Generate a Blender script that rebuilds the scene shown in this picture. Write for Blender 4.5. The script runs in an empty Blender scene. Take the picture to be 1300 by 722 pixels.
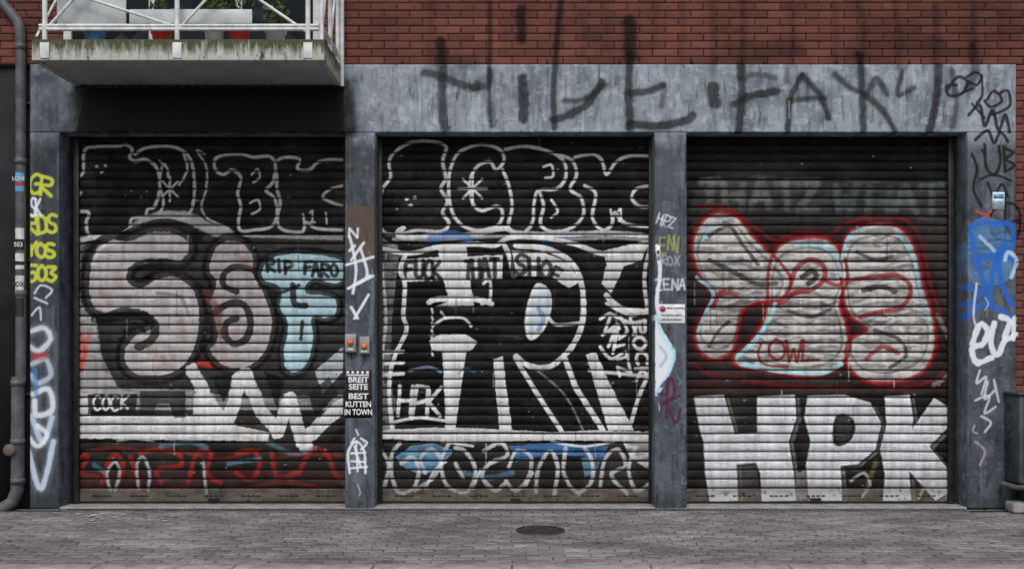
import bpy, math, random
import numpy as np
random.seed(7); rng=np.random.default_rng(7)
D=10.0; CAMZ=1.6
def fx(px,y=0.0): return (px-650)/130*(D+y)/D
def fz(py,y=0.0): return CAMZ+(437-py)/130*(D+y)/D
def srgb(c):
    c=np.array(c,dtype=np.float32)
    return np.where(c<=0.04045,c/12.92,((c+0.055)/1.055)**2.4).astype(np.float32)
# ------------------------------------------------------------------ paint raster (sampled onto mesh vertices)
SS=2; W,H=1300,722
C=np.zeros((H*SS,W*SS,4),np.float32)
def vnoise(sx,sy,seed):
    r=np.random.default_rng(seed)
    h=int(H*SS/sy)+3; w=int(W*SS/sx)+3
    g=r.random((h,w)).astype(np.float32)
    yy=np.arange(H*SS)/sy; xx=np.arange(W*SS)/sx
    yi=yy.astype(int); xi=xx.astype(int)
    fy=(yy-yi)[:,None]; fx_=(xx-xi)[None,:]
    fy=fy*fy*(3-2*fy); fx_=fx_*fx_*(3-2*fx_)
    a=g[yi][:,xi]; b=g[yi][:,xi+1]; c=g[yi+1][:,xi]; d=g[yi+1][:,xi+1]
    return ((a*(1-fx_)+b*fx_)*(1-fy)+(c*(1-fx_)+d*fx_)*fy).astype(np.float32)
NL=vnoise(60,60,1)*.6+vnoise(22,22,2)*.4
NM=vnoise(12,12,3)*.6+vnoise(5,5,4)*.4
NF=rng.random((H*SS,W*SS)).astype(np.float32)
NH=vnoise(46,8,5)*.65+vnoise(16,4,6)*.35
CL=[0,0,W,H]
def clip(a=0,b=0,c=W,d=H): CL[:]=[a,b,c,d]
def blend(y0,x0,al,col):
    h,w=al.shape
    cx0,cy0,cx1,cy1=[int(v*SS) for v in CL]
    ax=max(x0,cx0); ay=max(y0,cy0); bx=min(x0+w,cx1); by=min(y0+h,cy1)
    if ax>=bx or ay>=by: return
    a=al[ay-y0:by-y0,ax-x0:bx-x0]
    R=C[ay:by,ax:bx]
    R*= (1-a)[...,None]
    R[...,:3]+=a[...,None]*col
    R[...,3]+=a
def spline(p,closed,n=8):
    p=[np.array(q,float) for q in p]
    if len(p)<3: return p
    out=[]; N=len(p)
    rngi=range(N) if closed else range(N-1)
    for i in rngi:
        if closed: a,b,c,d=p[i-1],p[i],p[(i+1)%N],p[(i+2)%N]
        else: a,b,c,d=p[max(i-1,0)],p[i],p[i+1],p[min(i+2,N-1)]
        for k in range(n):
            t=k/n
            out.append(.5*((2*b)+(-a+c)*t+(2*a-5*b+4*c-d)*t*t+(-a+3*b-3*c+d)*t**3))
    out.append(p[0] if closed else p[-1])
    return out
WHITE=(.93,.93,.93); BLACK=(.02,.02,.025); SILVER=(.80,.78,.78); LBLUE=(.74,.87,.91); BLUE=(.20,.47,.74)
RED=(.60,.07,.11); ORG=(.90,.22,.10); YEL=(.76,.79,.25)
def S(pts,r,col=WHITE,a=1.0,soft=1.2,closed=False,smooth=True,sp=0.12,halo=0.0,vary=.45):
    P=spline(pts,closed) if smooth else ([np.array(q,float) for q in pts]+([np.array(pts[0],float)] if closed else []))
    P=np.array(P)*SS
    R=(r*1.4+soft)*SS+3
    if halo: R=(r*2.6+3)*SS
    x0=int(max(P[:,0].min()-R,0)); x1=int(min(P[:,0].max()+R,W*SS)); y0=int(max(P[:,1].min()-R,0)); y1=int(min(P[:,1].max()+R,H*SS))
    if x1<=x0 or y1<=y0: return
    d=np.full((y1-y0,x1-x0),1e6,np.float32)
    for i in range(len(P)-1):
        A=P[i]; B=P[i+1]
        sx0=max(int(min(A[0],B[0])-R),x0); sx1=min(int(max(A[0],B[0])+R)+1,x1)
        sy0=max(int(min(A[1],B[1])-R),y0); sy1=min(int(max(A[1],B[1])+R)+1,y1)
        if sx0>=sx1 or sy0>=sy1: continue
        X=np.arange(sx0,sx1)[None,:]-A[0]; Y=np.arange(sy0,sy1)[:,None]-A[1]
        v=B-A; L=max(v@v,1e-6)
        t=np.clip((X*v[0]+Y*v[1])/L,0,1)
        dd=(X-t*v[0])**2+(Y-t*v[1])**2
        sub=d[sy0-y0:sy1-y0,sx0-x0:sx1-x0]
        np.minimum(sub,dd,out=sub)
    d=np.sqrt(d)/SS
    nm=NM[y0:y1,x0:x1]; nf=NF[y0:y1,x0:x1]
    reff=r*(1-vary/2+vary*nm)
    al=np.clip((reff-d)/soft+.5,0,1); al=al*al*(3-2*al)
    al*=a*(1-sp*nf)*(1-.25*sp*2*NL[y0:y1,x0:x1])
    if halo:
        h=np.clip(1-d/(r*2.4+2),0,1)**2*halo*(.5+nf)
        al=np.maximum(al,np.clip(h,0,1))
    blend(y0,x0,al.astype(np.float32),srgb(col))
def F(pts,col=WHITE,a=1.0,smooth=False,hatch=0.0,patch=0.1):
    P=spline(pts,True,6) if smooth else pts
    P=np.array([np.array(q,float) for q in P])*SS
    x0=int(max(P[:,0].min()-1,0)); x1=int(min(P[:,0].max()+2,W*SS)); y0=int(max(P[:,1].min()-1,0)); y1=int(min(P[:,1].max()+2,H*SS))
    if x1<=x0 or y1<=y0: return
    X=np.arange(x0,x1)[None,:]+.01; Y=np.arange(y0,y1)[:,None]+.01
    X=X+(NM[y0:y1,x0:x1]-.5)*4.0; Y=Y+(NM[y0:y1,x0:x1][::-1,::-1]-.5)*4.0
    ins=np.zeros((y1-y0,x1-x0),bool)
    n=len(P)
    for i in range(n):
        ax,ay=P[i-1]; bx,by=P[i]
        if ay==by: continue
        c=((ay>Y)!=(by>Y))&(X<(bx-ax)*(Y-ay)/(by-ay)+ax)
        ins^=c
    al=ins.astype(np.float32)*a*(1-patch*NL[y0:y1,x0:x1]-patch*.5*NF[y0:y1,x0:x1])
    if hatch: al*=np.clip(1-hatch*np.clip((NH[y0:y1,x0:x1]-.5)*7,0,1),0,1)
    blend(y0,x0,al.astype(np.float32),srgb(col))
def FO(pts,fill,out,r,smooth=True,**k):
    F(pts,fill,smooth=smooth,**k); S(pts,r,out,closed=True,smooth=smooth)
FONT={
'A':[[(0,1),(.45,0),(.6,0),(1,1)],[(.2,.65),(.85,.6)]],'B':[[(0,0),(0,1)],[(0,0),(.8,.1),(.8,.35),(.1,.5),(.95,.6),(.9,.9),(0,1)]],
'C':[[(1,.1),(.5,0),(.05,.3),(.05,.75),(.5,1),(1,.9)]],'D':[[(0,0),(0,1)],[(0,0),(.8,.15),(1,.5),(.8,.88),(0,1)]],
'E':[[(1,0),(0,0),(0,1),(1,1)],[(0,.5),(.8,.5)]],'F':[[(1,0),(0,.03),(0,1)],[(0,.5),(.8,.45)]],
'G':[[(1,.1),(.5,0),(.05,.3),(.05,.75),(.5,1),(1,.85),(1,.5),(.55,.5)]],'H':[[(0,0),(0,1)],[(1,0),(.95,1)],[(0,.5),(1,.5)]],
'I':[[(.5,0),(.5,1)]],'J':[[(.8,0),(.8,.8),(.4,1),(0,.8)]],'K':[[(0,0),(0,1)],[(1,0),(.05,.5),(1,1)]],'L':[[(.05,0),(0,1),(1,.95)]],
'M':[[(0,1),(.1,0),(.5,.6),(.9,0),(1,1)]],'N':[[(0,1),(0,0),(1,1),(1,0)]],'O':[[(.5,0),(.05,.3),(.05,.75),(.5,1),(.95,.75),(.95,.3),(.5,0)]],
'P':[[(0,0),(0,1)],[(0,0),(.9,.08),(.95,.42),(0,.55)]],'R':[[(0,0),(0,1)],[(0,0),(.9,.08),(.9,.4),(0,.5),(1,1)]],
'S':[[(1,.08),(.5,0),(.08,.2),(.3,.45),(.85,.6),(.9,.88),(.4,1),(0,.9)]],'T':[[(0,0),(1,0)],[(.5,0),(.5,1)]],'U':[[(0,0),(.05,.8),(.5,1),(.95,.8),(1,0)]],
'V':[[(0,0),(.5,1),(1,0)]],'W':[[(0,0),(.25,1),(.5,.4),(.75,1),(1,0)]],'X':[[(0,0),(1,1)],[(1,0),(0,1)]],'Y':[[(0,0),(.5,.5),(1,0)],[(.5,.5),(.45,1)]],
'Z':[[(0,0),(1,0),(0,1),(1,1)]],'1':[[(.2,.2),(.55,0),(.55,1)],[(.2,1),(.9,1)]],'2':[[(0,.2),(.5,0),(.95,.25),(0,1),(1,1)]],'3':[[(0,.05),(.9,.1),(.4,.45),(.95,.7),(.5,1),(0,.9)]],
'5':[[(1,0),(.1,0),(.1,.45),(.8,.45),(.9,.8),(.5,1),(0,.9)]],'0':[[(.5,0),(.05,.3),(.05,.75),(.5,1),(.95,.75),(.95,.3),(.5,0)]],'9':[[(.9,.3),(.5,.5),(.05,.3),(.5,0),(.9,.2),(.8,1)]],
'.':[[(.4,.95),(.5,1)]],' ':[]}
CUR=set('BCDGJOPRSU02359')
def T(t,x,y,w,h,r=1.2,col=WHITE,a=1.0,dy=0,slant=0,gap=.25,jit=.08,soft=1.1,rot=0,**k):
    n=len(t); cw=w/n; ca,sa=math.cos(math.radians(rot)),math.sin(math.radians(rot))
    for i,ch in enumerate(t):
        jx,jy=random.uniform(-jit,jit)*cw,random.uniform(-jit,jit)*h; sl=slant+random.uniform(-.08,.08); hh=h*random.uniform(.92,1.08)
        for pl in FONT.get(ch,[]):
            q=[]
            for u,v in pl:
                X=i*cw+u*cw*(1-gap)+(1-v)*sl*h+jx; Y=v*hh+dy*i+jy
                q.append((x+X*ca-Y*sa,y+X*sa+Y*ca))
            S(q,r,col,a=a,soft=soft,smooth=(ch in CUR),**k)
# ---------------------------------------------------------------- DOOR 1
def toprow(ox):
    F([(ox-12,168),(ox+360,168),(ox+360,302),(ox-12,302)],BLACK,.9,patch=.15)
clip(85,170,436,640)
toprow(85)
G1=(.80,.79,.79)
S([(108,192),(122,187),(150,186),(160,184),(168,190),(165,200),(172,205),(186,203),(200,215),(203,240),(197,262),(188,266),(184,275),(168,278),(163,292),(140,299),(115,299),(110,284),(113,270),(100,268),(96,255),(102,246),(96,238),(97,226),(106,220)],1.9,G1,closed=True)
for p in [(123,212),(134,211),(129,219)]: S([p,(p[0]+1,p[1])],1.6,G1)
S([(172,196),(186,188),(214,186),(232,192),(243,205),(247,230),(246,255),(240,272),(226,278),(210,274)],1.9,G1)
S([(203,205),(212,213),(214,225)],1.5,G1)
for q in [[(206,230),(226,250)],[(226,231),(206,250)],[(216,225),(216,256)]]: S(q,1.3,G1)
S([(232,192),(238,215),(228,235)],1.4,G1)
S([(206,212),(203,234),(208,258),(202,272)],1.6,G1)
S([(274,216),(273,204),(282,198),(306,196),(322,200),(343,199),(350,212),(346,232),(338,242),(349,252),(352,272),(344,288),(325,292),(306,293),(303,280),(306,262),(302,246),(306,226),(295,216),(284,222)],1.9,G1,closed=True)
S([(320,222),(327,215),(330,225),(322,232)],1.4,G1); S([(318,258),(328,254),(330,266),(320,272)],1.4,G1)
S([(352,204),(362,200),(380,202),(378,214),(392,216),(404,206),(420,203),(440,204)],1.9,G1)
S([(352,222),(352,240),(356,258),(352,280),(360,292),(384,294),(388,282),(404,290),(440,292)],1.9,G1)
S([(436,236),(420,240),(410,250),(424,258),(440,262)],1.7,G1)
T('1',392,268,12,16,1.2,G1); S([(385,272),(387,286)],1.2,G1); S([(414,270),(415,284)],1.2,G1)
S([(260,196),(250,192),(262,212),(262,240),(256,262),(262,276),(272,282),(290,290)],1.4,G1,.8)
F([(85,300),(436,298),(436,520),(85,520)],(.70,.69,.70),.9,hatch=.4,patch=.25)
F([(105,300),(180,290),(262,284),(270,300),(436,305),(436,500),(300,505),(250,495),(150,492),(124,440),(122,405),(102,380)],BLACK,.95)
F([(86,330),(104,330),(104,380),(122,402),(132,470),(160,502),(86,502)],(.70,.69,.69),.85,hatch=.4)
F([(86,300),(112,300),(104,330),(86,330)],(.4,.4,.4),.8,hatch=.4)
S([(97,418),(104,445),(100,470)],6,ORG,.85,soft=4,sp=.4); S([(112,425),(106,460)],4,ORG,.7,soft=3,sp=.4)
S([(235,455),(260,462),(290,464)],4,ORG,.8,soft=4,sp=.4)
S([(90,312),(112,303),(150,300)],3,WHITE,.9,soft=2)
S([(172,292),(186,282),(212,275),(240,277),(262,288),(290,298)],7,(.80,.80,.81),.85,soft=4)
Sp=[(246,318),(240,300),(218,290),(190,290),(165,300),(140,300),(118,318),(108,350),(112,388),(132,402),(160,396),(184,402),(190,412),(172,420),(156,436),(154,462),(172,480),(205,482),(232,472),(250,448),(258,415),(256,380),(244,358),(222,346),(196,350),(178,360),(166,352),(176,338),(205,334),(232,336)]
FO(Sp,SILVER,BLACK,6,hatch=.18)
S([(152,302),(172,292),(204,282),(236,288),(254,302)],4.5,BLACK)
S([(186,355),(205,342),(226,348)],3.5,BLACK)
S([(122,405),(150,402),(182,402),(197,414),(192,432),(176,440)],5.5,BLACK); S([(160,420),(172,412),(184,420)],3,BLACK)
S([(118,335),(128,315),(150,308)],2.5,(.94,.94,.94),.7,soft=2); S([(200,372),(230,378),(240,402)],2,(.35,.33,.34),.6,soft=2)
for q in [[(150,345),(152,365)],[(190,440),(210,460)],[(228,400),(235,430)],[(130,370),(140,385)]]: S(q,5,(.60,.44,.43),.45,soft=7)
Op=[(262,335),(270,312),(290,301),(312,306),(326,326),(326,345),(340,372),(350,405),(344,440),(326,464),(300,472),(276,464),(262,444),(272,428),(268,405),(262,382),(270,360),(262,348)]
FO(Op,(.76,.73,.73),BLACK,5,hatch=.2)
S([(326,345),(304,338),(286,346),(284,362),(300,370)],4,BLACK)
S([(268,400),(290,386),(308,386),(318,404),(314,428),(298,436),(286,426),(288,410),(300,404)],4.5,BLACK)
S([(262,372),(274,392),(280,425)],5,(.48,.24,.24),.65,soft=6); S([(300,322),(318,340)],4,(.58,.38,.38),.5,soft=6)
Fp=[(328,345),(340,326),(370,318),(410,320),(440,330),(440,356),(424,364),(400,358),(392,368),(410,370),(430,378),(430,400),(412,408),(400,405),(402,430),(394,462),(378,476),(360,470),(356,445),(362,412),(352,392),(352,368),(334,360)]
FO(Fp,LBLUE,BLACK,4.5,hatch=.08)
S([(372,362),(374,385),(388,388)],4,BLACK); S([(384,408),(382,430)],2.5,BLACK); S([(330,362),(352,372),(380,362)],2.5,BLACK)
T('RIP FARO',340,329,92,16,2.3,BLACK,dy=1.0)
S([(405,440),(436,425)],3,(.2,.2,.2)); F([(400,470),(436,440),(436,470),(410,500)],(.82,.86,.88),.9,hatch=.2)
F([(92,528),(246,526),(246,500),(264,498),(300,540),(342,548),(340,560),(95,556)],WHITE,.95,hatch=.2)
F([(88,498),(118,500),(115,530),(92,532)],WHITE,.9,hatch=.25)
F([(112,500),(175,500),(172,524),(112,526)],BLACK,.96); T('COCK',119,503,46,17,1.4,WHITE)
F([(178,496),(236,496),(236,530),(222,530),(215,512),(200,512),(196,526),(178,524)],BLACK,.88)
F([(86,556),(340,560),(384,572),(436,540),(436,560),(436,566),(86,566)],BLACK,.6)
for q in [[(244,470),(262,505),(286,540)],[(286,540),(296,515),(304,480)],[(312,474),(330,520),(352,545)],[(352,548),(368,505)],[(368,505),(384,560),(436,512)],[(384,560),(388,566)]]:
    S(q,8.5,WHITE,.95,soft=1.5,smooth=False)
F([(335,470),(362,480),(352,520)],BLACK,.95); F([(268,478),(296,474),(284,512)],BLACK,.95)
F([(392,498),(418,478),(430,500),(400,528)],BLACK,.95)
F([(85,566),(350,566),(384,576),(436,548),(436,640),(85,640)],(.08,.06,.06),.85,patch=.3)
S([(88,612),(150,604),(240,610),(330,602),(434,608)],6,(.45,.08,.07),.38,soft=10,sp=.6)
for q in [[(92,610),(98,585),(112,578),(104,600),(124,605)],[(130,612),(138,585),(148,578),(156,590),(150,612)],[(166,580),(176,612)],[(178,575),(200,570),(225,575),(230,590),(200,596),(205,612)],[(240,610),(250,575),(268,575),(262,600),(280,612)],[(300,575),(322,572),(330,590),(318,608),(300,600)],[(345,575),(352,605),(375,600)],[(380,600),(395,570),(415,575),(425,600),(434,605)]]:
    S(q,2.8,(.74,.15,.12),.8,soft=2.6,sp=.5)
for q in [[(112,572),(150,568),(190,574)],[(230,572),(280,582),(330,570)],[(350,582),(380,576),(436,578)],[(100,618),(170,622),(240,618)],[(300,622),(360,612),(420,620)]]: S(q,2.2,(.62,.14,.11),.6,soft=3,sp=.5)
for q in [[(140,622),(136,600),(146,586),(152,600),(146,622)],[(176,620),(174,590),(182,580),(190,600),(188,622)],[(150,560),(170,556),(195,560)],[(258,585),(262,625)]]: S(q,1.8,(.80,.83,.85),.8,soft=1.8,sp=.3)
for q in [[(205,566),(240,560),(262,568)],[(290,588),(330,582)],[(340,560),(372,575),(400,568)],[(120,590),(134,600)]]: S(q,3,(.42,.60,.70),.5,soft=3,sp=.4)
# ---------------------------------------------------------------- DOOR 2
clip(478,170,830,640)
toprow(478)
def g2(q,r=2.0,c=False): S(q,r,(.87,.87,.88),closed=c)
g2([(500,195),(520,182),(545,180),(566,186),(562,205),(566,226),(560,240),(568,256),(562,270),(570,284),(560,294),(530,293),(500,298),(484,290),(482,262),(486,240),(496,225),(494,208)],c=True)
for p in [(516,253),(526,251),(521,261)]: S([p,(p[0]+1,p[1])],2,WHITE)
g2([(578,200),(590,190),(612,184),(634,190),(640,204),(630,216),(622,206),(606,212),(596,232),(600,258),(612,268),(630,262),(638,270),(632,286),(606,293),(584,284),(572,262),(570,226)],c=True)
for q in [[(588,228),(612,252)],[(612,228),(588,252)],[(600,220),(600,262)],[(582,240),(618,240)]]: S(q,1.4,WHITE)
g2([(642,190),(668,186),(700,194),(716,206),(718,226),(706,240),(684,242),(678,258),(676,282),(664,296),(646,290),(650,262),(646,236),(638,216)])
g2([(684,242),(690,262),(686,284),(700,294),(724,290),(740,274),(738,252),(724,240),(732,222),(726,204),(706,196)])
S([(700,254),(708,268),(700,276)],1.5,WHITE); S([(690,212),(700,210),(702,224),(692,226)],1.4,WHITE)
g2([(730,200),(752,196),(764,204),(770,222),(782,206),(800,198),(826,198)])
g2([(742,236),(756,246),(752,276),(764,292),(776,286),(780,270),(794,284),(826,288)])
g2([(826,236),(808,240),(802,252),(812,262),(826,262)])
T('1',784,264,12,16,1.2,WHITE); S([(775,266),(777,280)],1.2,WHITE)
F([(478,298),(830,298),(830,552),(478,552)],(.025,.025,.03),.95,patch=.05)
S([(512,290),(505,296),(512,302),(540,300),(600,298),(640,290),(655,296),(700,298),(770,296),(826,300)],3.2,WHITE,.9)
S([(500,304),(560,304),(640,300),(700,304),(780,302),(826,306)],2,(.7,.72,.74),.7,soft=2)
S([(546,304),(575,298),(596,304)],5,BLUE,.75,soft=3); S([(690,306),(720,304)],3,BLUE,.6,soft=3)
F([(478,300),(506,312),(506,330),(498,400),(496,460),(502,545),(478,552)],(.60,.60,.60),.7,hatch=.7)
F([(510,330),(562,326),(564,356),(512,358)],WHITE,.97,hatch=.08)
F([(588,326),(638,324),(638,354),(592,356)],WHITE,.97,hatch=.08)
F([(556,316),(592,312),(596,350),(602,388),(552,390),(570,382),(562,350)],WHITE,.97,hatch=.1)
T('FUCK',515,332,47,21,2.7,BLACK,gap=.2); T('THAT',589,330,47,22,2.7,BLACK,gap=.18)
S([(484,316),(520,322),(556,314),(600,310),(628,312),(648,302),(690,302),(730,310),(770,322),(826,310)],3,WHITE)
S([(516,322),(508,342),(514,362),(512,400),(516,420),(500,455),(494,490),(498,545)],2.6,WHITE)
S([(484,330),(490,400),(486,450),(482,545)],1.8,WHITE,.8)
for yy in (448,462,476): S([(480,yy),(512,yy-2)],2.2,WHITE,.9)
F([(545,432),(560,424),(590,424),(606,434),(600,444),(592,446),(578,545),(566,545),(562,446),(548,444)],WHITE,.97,hatch=.08)
S([(552,412),(566,404),(588,404),(598,414)],1.6,WHITE,.9)
S([(545,384),(556,380),(606,380),(624,386)],3.4,WHITE,.97)
for i in range(7): S([(548,392+i*9),(549.5,397+i*9)],1.2,WHITE,.8)
S([(560,396),(566,404)],1.2,WHITE)
S([(614,360),(622,356),(622,380),(612,386)],1.8,WHITE)
S([(640,310),(648,330),(652,352)],3,WHITE)
F([(652,316),(700,322),(732,346),(741,392),(728,436),(696,462),(655,452),(650,400)],BLACK,.97,smooth=True)
F([(650,318),(690,320),(722,334),(736,358),(722,366),(702,352),(655,350)],WHITE,.97,hatch=.08)
T('SHO',656,324,46,23,2.8,BLACK,dy=3,gap=.2); T('E',706,340,13,18,2.3,BLACK,rot=25)
S([(655,312),(700,318),(732,342),(741,392),(730,434),(700,464),(672,464),(655,452)],3.4,WHITE)
FO([(682,362),(696,370),(698,392),(690,416),(674,430),(668,412),(672,384)],(.84,.89,.92),WHITE,2,hatch=.05)
S([(684,392),(690,405),(684,418)],3,(.3,.5,.75),.7,soft=2); S([(696,402),(706,412),(735,410)],2,WHITE)
F([(626,456),(638,452),(644,500),(650,546),(634,546)],WHITE,.97)
S([(655,456),(682,500),(712,546)],2.8,WHITE,smooth=False); S([(716,452),(730,490),(765,545)],3.4,WHITE,smooth=False)
S([(672,462),(716,500),(740,545)],1.2,(.6,.65,.7),.6); S([(582,474),(592,468),(602,472)],1.8,BLUE,.6,soft=2)
F([(744,450),(756,446),(772,482),(804,546),(772,546)],WHITE,.95,hatch=.1)
F([(766,318),(826,304),(814,330),(792,338),(776,372),(764,360),(770,335)],WHITE,.96,hatch=.1)
S([(770,375),(790,392),(826,396)],3.4,WHITE); S([(748,470),(826,478)],2,WHITE,.8)
S([(800,540),(812,500),(826,470)],2.4,WHITE,.9)
S([(826,310),(818,350),(822,395)],2.4,WHITE,.9)
for q in [[(762,405),(775,398),(768,420)],[(775,398),(800,410)],[(765,425),(785,412),(772,440)],[(784,418),(778,448)],[(788,402),(796,420),(786,430)],[(800,404),(808,424)],[(762,440),(775,455),(790,448)],[(770,385),(800,400),(815,395)]]: S(q,1.9,WHITE)
T('ROCK',818,408,76,16,2.1,WHITE,rot=84,gap=.25); T('KITZ',786,418,62,14,1.8,WHITE,rot=75,gap=.25)
T('HPK',505,492,56,38,2.3,WHITE,gap=.12,slant=.1); S([(498,536),(530,530),(566,534)],1.8,WHITE)
S([(520,470),(545,466),(560,472)],1.8,(.6,.7,.8),.6)
F([(478,546),(560,542),(700,548),(760,546),(830,548),(830,560),(700,558),(600,562),(478,556)],WHITE,.96,hatch=.15)
F([(478,560),(830,562),(830,640),(478,640)],(.12,.11,.11),.8,patch=.35)
F([(790,560),(830,558),(830,600),(800,580)],WHITE,.75,hatch=.5)
LB2=(.45,.66,.80)
F([(502,580),(522,566),(548,562),(576,572),(562,592),(540,602),(516,596)],LB2,.85,hatch=.35)
F([(646,566),(700,562),(772,566),(766,580),(700,576),(655,586)],(.27,.50,.73),.88,hatch=.35)
F([(738,580),(764,580),(756,600),(742,604)],LB2,.6,hatch=.5); S([(590,600),(620,606),(650,600)],3,LB2,.5,soft=4,sp=.4)
for q in [[(508,562),(498,576),(497,600),(506,624),(524,620),(532,598),(524,580),(510,588)],[(526,622),(548,608),(560,586),(548,570),(534,582),(540,600)],[(570,562),(560,588),(568,616),(592,624),(604,598),(592,574),(578,568)],[(578,588),(588,606)],[(614,572),(636,562),(644,578),(622,588),(612,604),(628,622),(640,614)],[(646,592),(656,572),(674,580),(670,608),(654,622),(642,610)],[(680,624),(684,594),(698,572),(708,592),(704,626)],[(718,568),(716,600),(732,624),(750,612),(752,586),(742,568)],[(762,616),(768,582),(784,570),(794,590),(776,602),(796,626)],[(806,568),(798,596),(808,622),(828,610)],[(484,572),(494,590),(488,616)]]:
    S(q,2.3,(.88,.88,.90),.9,soft=1.8,sp=.3,vary=.8)
for q in [[(540,620),(552,596),(566,586)],[(600,620),(610,596)],[(668,616),(676,600)],[(700,560),(740,566),(780,560)],[(560,560),(600,566)]]: S(q,1.5,WHITE,.8)
# ---------------------------------------------------------------- DOOR 3
clip(870,170,1218,640)
F([(870,168),(1218,168),(1218,232),(870,232)],BLACK,.85)
F([(874,236),(900,224),(960,222),(1100,228),(1218,232),(1218,288),(1180,292),(1160,276),(1060,286),(880,292)],(.30,.30,.30),.55,hatch=.8)
for x,t in ((890,'T'),(922,'H'),(954,'A'),(986,'T'),(1016,'Z')): T(t,x,232,30,32,4.5,(.62,.64,.63),.42,soft=5,sp=.6,vary=1)
for x,t in ((1060,'W'),(1100,'H'),(1138,'A'),(1174,'T')): T(t,x,238,34,34,4.5,(.52,.60,.60),.38,soft=5,sp=.6,vary=1)
F([(872,280),(890,262),(1160,270),(1215,440),(1215,492),(872,492)],(.10,.06,.06),.75,patch=.5)
F([(874,482),(960,484),(1100,488),(1216,482),(1216,498),(874,498)],(.24,.05,.06),.75,hatch=.5)
B1=[(886,288),(908,270),(936,276),(954,298),(974,318),(992,336),(1004,356),(994,378),(966,384),(944,392),(936,420),(930,444),(908,456),(888,446),(882,424),(894,398),(906,376),(890,352),(878,318)]
B3=[(1068,318),(1082,292),(1118,284),(1146,292),(1164,322),(1174,368),(1186,410),(1186,446),(1168,474),(1126,486),(1092,480),(1074,458),(1078,432),(1100,418),(1078,400),(1070,374)]
B2=[(976,340),(990,312),(1018,302),(1050,304),(1068,322),(1076,352),(1066,384),(1074,412),(1078,446),(1058,470),(1020,478),(974,470),(936,464),(932,450),(950,436),(966,412),(974,386)]
for B in (B1,B2,B3): S(B,6.5,(.36,.05,.07),.75,closed=True,soft=5,sp=.3)
def blob(B): F(B,(.86,.85,.84),.97,smooth=True,hatch=.5)
blob(B1); blob(B3); blob(B2)
def ins(B,k):
    c=np.mean(np.array(B),0); return [tuple(c+(np.array(p)-c)*k) for p in B]
for i in range(120):
    B=random.choice((B1,B2,B3)); x,y=ins(B,random.uniform(.2,.88))[random.randrange(len(B))]
    S([(x-9,y+random.uniform(-5,5)),(x,y),(x+10,y+random.uniform(-7,7))],random.uniform(1,2.6),(.16,.16,.17),.6,soft=2.2,sp=.5)
for B in (B1,B2,B3):
    S(ins(B,.86),1.5,(.12,.12,.12),.7,closed=True,soft=1.6,sp=.4)
    S(B,2.3,RED,.95,closed=True)
S([(900,300),(925,288),(942,310),(962,336)],2.4,(.06,.06,.07),.85); S([(900,330),(930,345),(960,360),(985,360)],3,(.06,.06,.07),.85)
S([(905,390),(915,372),(935,374)],3.2,RED,.9); S([(900,440),(912,420),(925,408)],2,(.1,.1,.1),.8)
S([(1004,360),(1010,342),(1026,330),(1044,336),(1046,354),(1030,368),(1010,372),(990,384),(960,386)],3.2,RED,.95)
S([(1018,352),(1030,344),(1036,352),(1026,360)],3.4,BLACK,.95)
S([(1000,395),(1030,402),(1055,392)],2.4,(.08,.08,.09),.8); S([(1046,356),(1062,362),(1072,356)],2.4,RED,.95)
S([(1088,320),(1110,330),(1132,326)],2.4,(.08,.08,.09),.85); S([(1078,356),(1106,352),(1140,350),(1156,366),(1146,388),(1116,396),(1092,402)],3.0,RED,.95)
S([(1096,368),(1120,364),(1136,370)],3.4,BLACK,.92); S([(1110,420),(1140,430),(1150,450),(1130,466)],2.4,(.08,.08,.09),.85)
S([(1100,455),(1120,440),(1140,448)],2.8,RED,.85)
for q in [[(890,310),(900,290),(915,282)],[(884,352),(905,372),(895,398),(886,420)],[(1010,312),(1040,312),(1060,326),(1068,350)],[(1140,296),(1160,330),(1168,370),(1178,410)],[(1068,330),(1078,300),(1100,290)]]: S(q,2.1,(.64,.84,.89),.92)
for q in [[(936,452),(960,430),(976,405),(984,386)],[(940,462),(985,470),(1040,474),(1068,462)]]: S(q,2.7,(.68,.90,.94),.95)
S([(884,262),(920,262),(960,290),(985,306),(1010,296),(1056,296),(1072,284),(1120,274),(1156,284),(1172,316),(1182,362),(1200,420),(1204,460),(1180,484),(1130,494)],1.9,(.50,.05,.08),.9,soft=2)
S([(880,460),(900,474),(940,480),(1000,490),(1080,492)],2.4,(.42,.05,.07),.85,soft=3)
S([(1190,400),(1208,440),(1206,472),(1186,488)],2.8,(.6,.6,.6),.65,soft=2.5)
T('OWL',976,432,66,26,2.0,(.56,.05,.07),.97,gap=.1)
S([(968,434),(962,448),(970,462),(1000,466)],1.7,(.56,.06,.07),.95)
F([(874,500),(1216,498),(1216,636),(874,636)],(.07,.07,.07),.85,patch=.25)
HH=[(882,504),(918,502),(926,530),(932,552),(962,550),(962,504),(1008,502),(1010,530),(1000,560),(1006,598),(1010,634),(968,635),(966,600),(960,586),(934,588),(936,634),(902,636),(896,600),(894,560),(888,540)]
PP=[(1026,503),(1072,502),(1104,512),(1118,538),(1110,570),(1088,588),(1066,590),(1068,634),(1028,634),(1024,590),(1030,560),(1022,530)]
KK=[(1124,504),(1154,502),(1158,530),(1156,548),(1186,506),(1208,520),(1204,540),(1178,566),(1206,600),(1213,618),(1188,634),(1172,616),(1152,594),(1156,634),(1122,634),(1124,600),(1118,570),(1126,540)]
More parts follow.
